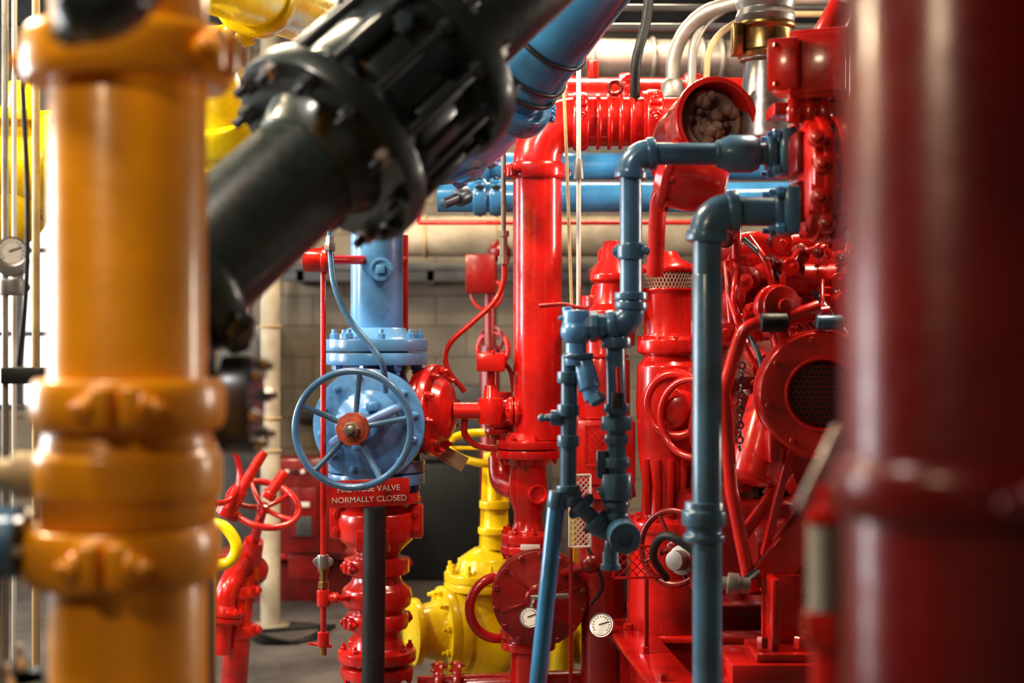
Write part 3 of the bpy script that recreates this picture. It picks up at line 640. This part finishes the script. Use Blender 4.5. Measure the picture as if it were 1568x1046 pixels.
o.lathe(fa,fx,[(0,0),(0,.03),(L*.25,.04),(L*.3,.066),(L*.93,.072),(L*.97,.06),(L,.03),(L,0)],RED,36,c=.006)
c=P(1256,604,3.85); gx=V((-.10,-1,.04)).normalized(); Rg=S(97,3.85)
o.lathe(c-gx*.14,gx,[(0,0),(0,Rg),(.19,Rg),(.205,Rg*.96),(.205,Rg*.56),(.17,Rg*.54),(.17,0)],RED,64,c=.004)
o.torus(c+gx*.065,gx,Rg*.56,.006,RED,48,8)
o.torus(c-gx*.02,gx,Rg*1.0,.006,RED,64,8)
o.lathe(c+gx*.03,gx,[(0,0),(0,Rg*.53),(.006,Rg*.53),(.006,0)],DRED,48)
gxx,gyy=perp(gx)
for i in range(-7,8):
    for j in range(-7,8):
        if i*i+j*j<40: o.lathe(c+gx*.036+(gxx*i+gyy*j)*.0135+gxx*.0065*(j%2),gx,[(0,0),(0,.0052),(.003,.0052),(.003,0)],RUB,6,c=0)
o.bolts(c+gx*.065,gx,Rg*.86,8,.008,.009,RED)
o.box(c+V((-Rg*.75,0.0,-Rg*.72)),(.03,.08,.12),RED,bev=.006); o.bar(c+V((-Rg*.5,-.03,-Rg*.8)),P(1170,850,3.9),.03,.02,RED)
o.tube([P(1270,478,3.85),P(1180,492,3.85),P(1138,500,3.85),P(1108,600,3.85),P(1120,750,3.85),P(1150,905,3.85)],S(10.5,3.85),RED,R=.09,seg=22)
o.lathe(P(1165,494,3.8),XA,[(0,0),(0,.026),(.07,.026),(.07,0)],RUB,22)
o.cyl(P(1250,494,3.8),P(1290,494,3.8),.02,BLU); o.cyl(P(1205,488,3.84),P(1255,470,3.84),.02,RED)
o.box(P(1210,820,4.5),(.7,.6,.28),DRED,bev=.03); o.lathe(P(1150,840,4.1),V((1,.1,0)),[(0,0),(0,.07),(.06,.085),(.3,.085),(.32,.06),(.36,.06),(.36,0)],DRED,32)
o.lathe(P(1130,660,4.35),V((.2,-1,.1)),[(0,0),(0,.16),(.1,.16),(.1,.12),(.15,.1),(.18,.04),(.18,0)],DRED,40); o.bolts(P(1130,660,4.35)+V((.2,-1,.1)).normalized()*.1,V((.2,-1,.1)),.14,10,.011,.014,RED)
o.bar(P(1130,830,3.95),P(1190,745,3.95),.04,.03,RED); o.bar(P(1165,905,3.9),P(1228,845,3.9),.012,.012,RED)
o.bar(P(1235,765,3.9),P(1180,850,3.9),.05,.03,DRED)
for i in range(12):
    t_=i/11; o.torus(P(1136-4*t_,560+125*t_,3.8),V((1 if i%2 else 0,0.0,.15)) if i%2 else V((0,1,.1)),.009,.003,DST,14,6)
o.done()
o=M('hose_fitting'); o.lathe(P(1102,892,3.8),V((1,-.1,-.1)),[(0,0),(0,.018),(.02,.018),(.02,.03),(.05,.03),(.05,.022),(.08,.022),(.08,0)],GAL,20); o.cable([P(1104,892,3.8),P(1070,850,3.85),P(1020,820,3.9),P(1000,850,4.0),P(1020,885,4.2)],.012,RUB); o.cable([P(1140,890,3.8),P(1175,860,3.9),P(1190,835,4.1)],.012,RUB); o.done()
o=M('red_engine_skid')
def rail(a,b,h=.22,w=.12):
    dirv=(b-a).normalized(); sd=dirv.cross(ZA).normalized(); L=(b-a).length; m_=(a+b)/2; Rm=Matrix((dirv,sd,ZA)).transposed()
    o.box(m_,(L,w,.018),RED,Rm,.003); o.box(m_-ZA*h,(L,w,.018),RED,Rm,.003); o.box(m_-ZA*h/2,(L,.014,h),RED,Rm,.003)
rail(V((.34,5.2,.50)),V((.50,3.3,.50)),.26,.14); rail(V((1.35,5.2,.50)),V((1.5,3.3,.50)),.26,.14)
rail(V((.44,3.95,.495)),V((1.5,3.95,.495)),.24,.12); rail(V((.40,4.6,.495)),V((1.5,4.6,.495)),.24,.12); rail(V((.36,5.15,.495)),V((1.5,5.15,.495)),.24,.12)
for p_ in ((.36,5.1),(.49,3.4),(1.36,5.1),(1.49,3.4)): o.box(V((p_[0],p_[1],.13)),(.12,.12,.26),RED,bev=.004)
o.box(P(1196,935,3.85),(S(60,3.85),.02,S(110,3.85)),RED); o.box(P(1196,995,3.8),(S(95,3.8),.2,.02),RED)
o.box(P(1180,935,3.82),(.02,.16,S(110,3.8)),RED)
for du in (-28,28): o.hexn(P(1196+du,992,3.74),ZA,.016,.03,RED)
o.bar(P(1170,890,3.85),P(1245,800,3.9),.02,.1,RED)
o.box(P(1196,1022,3.8),(.3,.25,.07),RED,bev=.004)
for i in range(5): o.hexn(V((.36+.02*i,5.0-.35*i,.51)),ZA,.016,.02,RED)
o.done()

# ------------------------------------------------------------ yellow valves behind
o=M('yellow_gate_valve'); d=5.6
def yv(v,u=745,dd=5.6): return P(u,v,dd)
o.lathe(yv(1087,742),ZA,[(0,0),(0,.17),(.03,.17),(.03,.10),(.16,.10),(.2,.13),(.28,.14),(.36,.13),(.42,.11),(.48,.11),(.48,.16),(.505,.16),(.505,.155),(.515,.155),(.515,.16),(.545,.16),(.545,.12),(.6,.10),(.64,.04),(.64,0)],YEL,44,c=.005)
o.bolts(yv(1087,742)+ZA*.545,ZA,.138,10,.014,.02,YEL,stud=.02)
ybx=V((-1,-.35,0)).normalized(); a=yv(960,742)
o.lathe(a,ybx,[(0,0),(0,.11),(.10,.12),(.10,.17),(.135,.17),(.135,.165),(.145,.165),(.145,.17),(.18,.17),(.18,.12),(.27,.10),(.27,.13),(.3,.13),(.3,0)],YEL,44,c=.005); o.bolts(a+ybx*.18,ybx,.148,10,.014,.018,YEL,stud=.015)
o.lathe(a,-ybx,[(0,0),(0,.10),(.12,.10),(.12,.16),(.16,.16),(.16,.11),(.3,.11),(.3,0)],YEL,44)
o.lathe(yv(840,757),ZA,[(0,0),(0,.05),(.06,.05),(.06,.065),(.085,.065),(.085,.045),(.16,.04),(.16,.06),(.19,.06),(.19,.03),(.33,.03),(.33,.045),(.38,.045),(.38,0)],YEL,28)
for sg in (-1,1): o.bar(yv(838,757)+XA*sg*.045,yv(705,757)+XA*sg*.03,.022,.03,YEL)
o.torus(yv(686,745),V((.1,-.35,1)),.15,.016,YEL,48,12); o.bar(yv(686,745)-XA*.15,yv(686,745)+XA*.15,.025,.014,YEL)
o.done()
o=M('yellow_discharge_pipe'); d=5.4; o.tube([P(840,985,5.6),P(890,975,5.6),P(920,975,5.5),V((P(930,0,5.4).x,5.4,0))],.085,YEL,R=.12,seg=30)
o.coupling(P(890,975,5.6),XA,.085,.06,YEL,lug=V((0,-1,.5)))
o.cyl(P(860,1075,5.5),P(860,960,5.5),.05,YEL); o.lathe(P(905,950,5.4),V((0,-.6,1)),[(0,0),(0,.07),(.05,.07),(.05,0)],YEL,28)
o.sweep(catmull([P(882,720,5.3),P(893,690,5.3),P(893,640,5.3),P(890,600,5.3)],6),.014,YEL,12); o.cyl(P(882,720,5.3),P(878,960,5.5),.014,YEL,12); o.done()
o=M('red_low_pipe'); d=5.1; o.cyl(P(640,1052,d),P(945,1040,d),.04,RED,28)
for u in (672,700,905,925): o.flange(P(u,1050-(u-640)*.04,d),XA,.09 if u>800 else .085,.03,.04,RED,n=8)
o.cyl(V((P(945,0,d).x,d,0)),P(945,1000,d),.05,RED); o.cyl(V((P(645,0,d).x,d,0)),P(645,1052,d),.05,RED); o.done()
o=M('paper_tag'); o.box(P(694,702,5.05),(S(42,5),.002,S(24,5)),TAN,Matrix.Rotation(math.radians(28),3,'Y'),.0005); o.cable([P(682,694,5.05),P(674,684,5.02),P(668,672,5.0)],.0015,TAN); o.done()

# ------------------------------------------------------------ background left
o=M('red_pump_skid'); 
o.box(P(455,890,8.0)+V((0,.2,-.02)),(S(240,8.0),.5,S(78,8.0)),DRED,bev=.01); o.box(P(455,850,7.95)+V((0,.2,0)),(S(246,8.0),.55,.03),RED,bev=.005)
o.box(P(455,945,8.0)+V((0,.2,.03)),(S(232,8.0),.4,.30),DRED)
o.done()
o=M('red_control_panel'); d=7.6
o.box(P(470,775,d)+YA*.15,(S(112,d),.3,S(145,d)),DRED,bev=.01); o.box(P(466,785,d)-YA*.01,(S(40,d),.012,S(75,d)),DRED,bev=.005); o.box(P(466,805,d)-YA*.02,(S(24,d),.008,S(30,d)),GRY); o.box(P(466,772,d)-YA*.02,(S(18,d),.006,S(8,d)),WHT)
for u in (440,452,464,478): o.lathe(P(u,722,d),-YA,[(0,0),(0,.014),(.02,.012),(.02,0)],random.choice([RUB,WHT]),14)
o.box(P(470,868,d)+YA*.10,(S(60,d),.15,S(40,d)),DRED); o.done()
o=M('red_hose_valve'); d=5.8
hw=P(404,772,d); hx=V((.35,-.6,1)).normalized(); o.wheel(hw,hx,S(54,d),.014,RED,n=5,phase=.4,dish=.02)
o.cyl(hw,hw-hx*.28,.02,RED); o.lathe(hw-hx*.2,-hx,[(0,0),(0,.04),(.1,.05),(.14,.09),(.17,.09),(.17,.06),(.3,.075),(.36,.04),(.36,0)],RED,30)
o.bolts(hw-hx*.37,hx,.075,8,.011,.014,RED)
o.cyl(P(370,880,d+.1),V((P(350,0,d).x,d+.1,0)),.055,RED); o.tube([P(372,860,d+.1),P(345,905,d),P(335,1000,d)],.045,RED,R=.08)
o.lathe(P(345,790,5.7),V((.6,0,1)),[(0,0),(0,.05),(.04,.05),(.04,.03),(.12,.03),(.12,.022),(.3,.02),(.3,0)],RED,24); o.lathe(P(436,722,5.75),V((-.6,0,-.9)),[(0,0),(0,.022),(.1,.022),(.1,.03),(.13,.03),(.13,0)],RED,18)
o.fpair(P(340,940,d),V((.2,0,1)),.085,.02,.045,RED,n=8); o.torus(P(332,720,5.6),V((1,-.6,.2)),.13,.012,RED,40)
for v in (905,965): o.coupling(P(368,v,d+.1),ZA,.055,.05,RED,k=1.3)
o.done()
o=M('yellow_hose_loop'); o.cable([P(318,800,5.2),P(345,808,5.2),P(362,835,5.2),P(352,860,5.2),P(325,866,5.2)],.022,YEL); o.cyl(P(322,866,5.2),V((P(318,0,5.2).x,5.2,0)),.022,YEL); o.done()
o=M('floor_cables')
for i in range(4):
    pts=[V((-1.42+i*.04,6.9+.1*i,.36-.05*i)),V((-1.35,6.85,.12)),V((-1.2+i*.05,6.8,.012)),V((-.95,6.9+i*.07,.012)),V((-.98+i*.02,7.2,.012)),V((-1.3,7.3-i*.08,.012))]
    o.cable(pts,.008,RUB)
o.done()
o=M('cream_pipe_column'); d=7.2; a=P(414,0,d); o.lathe(V((a.x,d,0)),ZA,[(0,0),(0,.1),(.02,.1),(.02,S(15,d)),(ZC,S(15,d)),(ZC,0)],CRM,28)
for v in (500,640,690): o.torus(V((a.x,d,zc(v,d))),ZA,S(15.5,d),.008,TAN,30,8)
o.done()
o=M('electrical_cabinet'); d=8.9
o.box(V((P(378,0,d).x,d,.78)),(.26,.35,1.56),GRY,bev=.008); o.box(V((P(378,0,d).x,d-.18,1.0)),(.20,.01,.9),GRY); o.cyl(V((P(378,0,d).x,d,1.5)),V((P(378,0,d).x,d,ZC)),.03,GAL); o.done()
o=M('steel_workbench'); y_=8.75
o.box(V((P(700,0,y_).x,y_,.86)),(1.2,.5,.04),GRY)
for sx_ in (-.55,.55):
    for sy in (-.2,.2): o.box(V((P(700,0,y_).x+sx_,y_+sy,.42)),(.05,.05,.84),GRY)
o.box(V((P(700,0,y_).x,y_+.05,.36)),(.8,.35,.7),RUB); o.box(V((P(700,0,y_).x,y_+.05,1.03)),(.5,.3,.3),GRY,bev=.01)
o.done()
o=M('red_background_valve'); d=7.0
o.torus(P(755,535,d),V((-.5,-1,0)),S(26,d),.014,RED,36); o.wheel(P(752,520,d),V((-.6,-1,0)),S(20,d),.01,DRED,n=4)
o.box(P(736,420,d),(S(46,d),.1,S(60,d)),DRED,bev=.01); o.lathe(P(750,560,d),ZA,[(0,0),(0,.05),(.1,.05),(.1,.03),(.4,.03),(.4,.04),(.5,.04),(.5,0)],DRED,28)
o.cyl(V((P(750,0,d).x,d,0)),P(750,560,d),.05,DRED); o.lathe(P(765,400,d+.1),ZA,[(0,0),(0,.05),(.06,.06),(.1,.03),(.1,0)],DRED,28); o.torus(P(745,450,d),V((-.3,-1,0)),S(24,d),.01,RED,36); o.done()
o=M('red_background_pump'); d=6.8
for u,v,r_ in ((905,560,.16),(935,470,.12),(1100,470,.2),(1180,560,.25)):
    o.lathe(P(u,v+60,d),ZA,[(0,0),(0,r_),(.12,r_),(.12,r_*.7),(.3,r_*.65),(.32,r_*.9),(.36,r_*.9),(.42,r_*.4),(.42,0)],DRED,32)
    o.cyl(V((P(u,0,d).x,d,0)),P(u,v+60,d),r_*.6,DRED)
o.done()

# ------------------------------------------------------------ far-left
o=M('yellow_flanged_valve'); d=4.2
c=P(30,255,d); o.lathe(c-XA*.25,XA,[(0,0),(0,.1),(.12,.1),(.12,.165),(.16,.165),(.165,.12),(.3,.13),(.335,.12),(.335,.165),(.375,.165),(.375,.1),(.9,.1),(.9,0)],YEL,40)
o.lathe(c,ZA,[(0,0),(0,.1),(.12,.1),(.12,.14),(.15,.14),(.15,.06),(.25,.03),(.25,0)],YEL,32); o.bolts(c+XA*.125,XA,.14,8,.015,.02,YEL); o.bolts(c-XA*.13,-XA,.14,8,.015,.02,YEL)
o.tube([c-ZA*.05,c-ZA*.16,P(-60,330,d)],.09,YEL,R=.1); o.done()
o=M('yellow_overhead_pipe'); d=3.6
o.cyl(P(270,-60,3.3),P(480,20,4.2),.095,YEL,36); o.coupling(P(392,-10,3.8),(P(480,20,4.2)-P(270,-60,3.3)),.095,.07,YEL,lug=V((0,-1,.3)))
o.tube([P(300,60,3.9),P(345,195,3.9),P(378,300,4.0)],.10,YEL,R=.2,seg=30); o.coupling(P(350,200,3.9),P(378,300,4.0)-P(345,195,3.9),.10,.08,YEL,lug=V((1,-.3,0)),bm_=STL)
o.lathe(P(385,120,3.7),V((1,.2,-.5)),[(0,0),(0,.07),(.03,.07),(.03,.04),(.1,.04),(.1,.055),(.14,.055),(.14,0)],YEL,28); o.done()
o=M('white_service_pipe'); d=3.4
for u,w,m_ in ((8,5,GAL),(22,4,WHT),(55,7,TAN)):
    a=P(u,0,d+u*.01); o.cyl(V((a.x,a.y,0)),V((a.x,a.y,ZC)),S(w,d),m_,16)
o.lathe(P(22,400,3.5),-YA,[(0,0),(0,.04),(.03,.04),(.03,0)],GAL,24); o.box(P(40,575,3.5),(.1,.08,.04),RUB); o.gauge(P(18,385,3.3),V((.4,-1,0)),.035); o.cable([P(30,40,3.2),P(36,160,3.2),P(42,300,3.2),P(40,440,3.2),P(28,560,3.2)],.006,RUB)
o.coupling(P(18,440,3.5),ZA,.02,.04,GAL,k=1.6); o.done()
o=M('blue_side_valve'); d=1.95; o.lathe(P(-60,830,d),XA,[(0,0),(0,.05),(.085,.05),(.085,0)],BLU,30); o.bolts(P(35,830,d),XA,.04,6,.008,.01,STL); o.cyl(V((P(0,0,d).x-.03,d,0)),P(-30,830,d),.03,BLU); o.done()
o=M('black_floor_flange'); d=2.1; c=P(20,1040,d); o.cyl(V((c.x,d,0)),c,.05,BLK); o.lathe(c,ZA,[(-.03,0),(-.03,.085),(0,.085),(0,0)],BLK,36); o.bolts(c,ZA,.068,6,.012,.018,STL,stud=.02); o.done()

# ------------------------------------------------------------ lights
def area(name,loc,tgt,sx,sy,e,col):
    l=bpy.data.lights.new(name,'AREA'); l.shape='RECTANGLE'; l.size=sx; l.size_y=sy; l.energy=e; l.color=col
    o=bpy.data.objects.new(name,l); o.location=loc; o.rotation_euler=(V(tgt)-V(loc)).to_track_quat('-Z','Y').to_euler(); bpy.context.collection.objects.link(o); return o
area('highlight_spot',(-1.1,4.1,3.35),(-.2,5.0,1.1),.8,.10,62,(1,.85,.64))
area('highlight_spot',( 1.1,4.2,3.35),(.75,4.3,1.2),.7,.10,58,(1,.85,.64))
area('highlight_spot',( .2,6.3,3.3),(.0,5.6,.6),1.0,.12,58,(1,.82,.58))
area('highlight_spot',(-.9,8.0,3.2),(-.9,9.2,1.0),.8,.2,18,(1,.80,.55))
area('highlight_spot',(-1.1,1.6,3.3),(-.4,4.6,1.2),.35,.35,40,(1,.92,.82))  # added spot, not a fixture: frontal highlights on the handwheel flange
area('highlight_spot',(-2.6,3.6,3.2),(-1.3,3.6,1.6),.8,.2,125,(1,.85,.58))  # added warm light, brightens the yellow valve at far left
area('highlight_spot',(-1.6,-.3,3.2),(-.55,2.0,1.5),.5,.3,26,(1,.82,.58))  # added warm fill behind the camera for the amber riser's front
area('window_light',(-4.3,4.3,1.9),(-.5,5.0,1.4),.4,1.8,95,(.90,.94,1))
area('window_light',(-4.3,6.6,2.0),(0,6.0,1.3),1.5,1.8,50,(.90,.94,1))
area('wall_lamp',(3.4,4.6,1.9),(.5,4.7,1.4),.2,1.5,75,(1,.90,.78))
wd=bpy.data.worlds.new('sky'); bpy.context.scene.world=wd; wd.use_nodes=True
bg=wd.node_tree.nodes['Background']; bg.inputs[0].default_value=(1,.96,.90,1); bg.inputs[1].default_value=2.3

# ------------------------------------------------------------ camera
cam=bpy.data.cameras.new('camera'); co=bpy.data.objects.new('camera',cam); bpy.context.collection.objects.link(co)
co.location=(0,0,H); co.rotation_euler=(math.pi/2,0,0); cam.lens=50; cam.sensor_width=36
cam.dof.use_dof=True; cam.dof.focus_distance=4.4; cam.dof.aperture_fstop=1.8
bpy.context.scene.camera=co
vs=bpy.context.scene.view_settings
vs.view_transform='Standard'; vs.exposure=0.22; vs.gamma=0.86
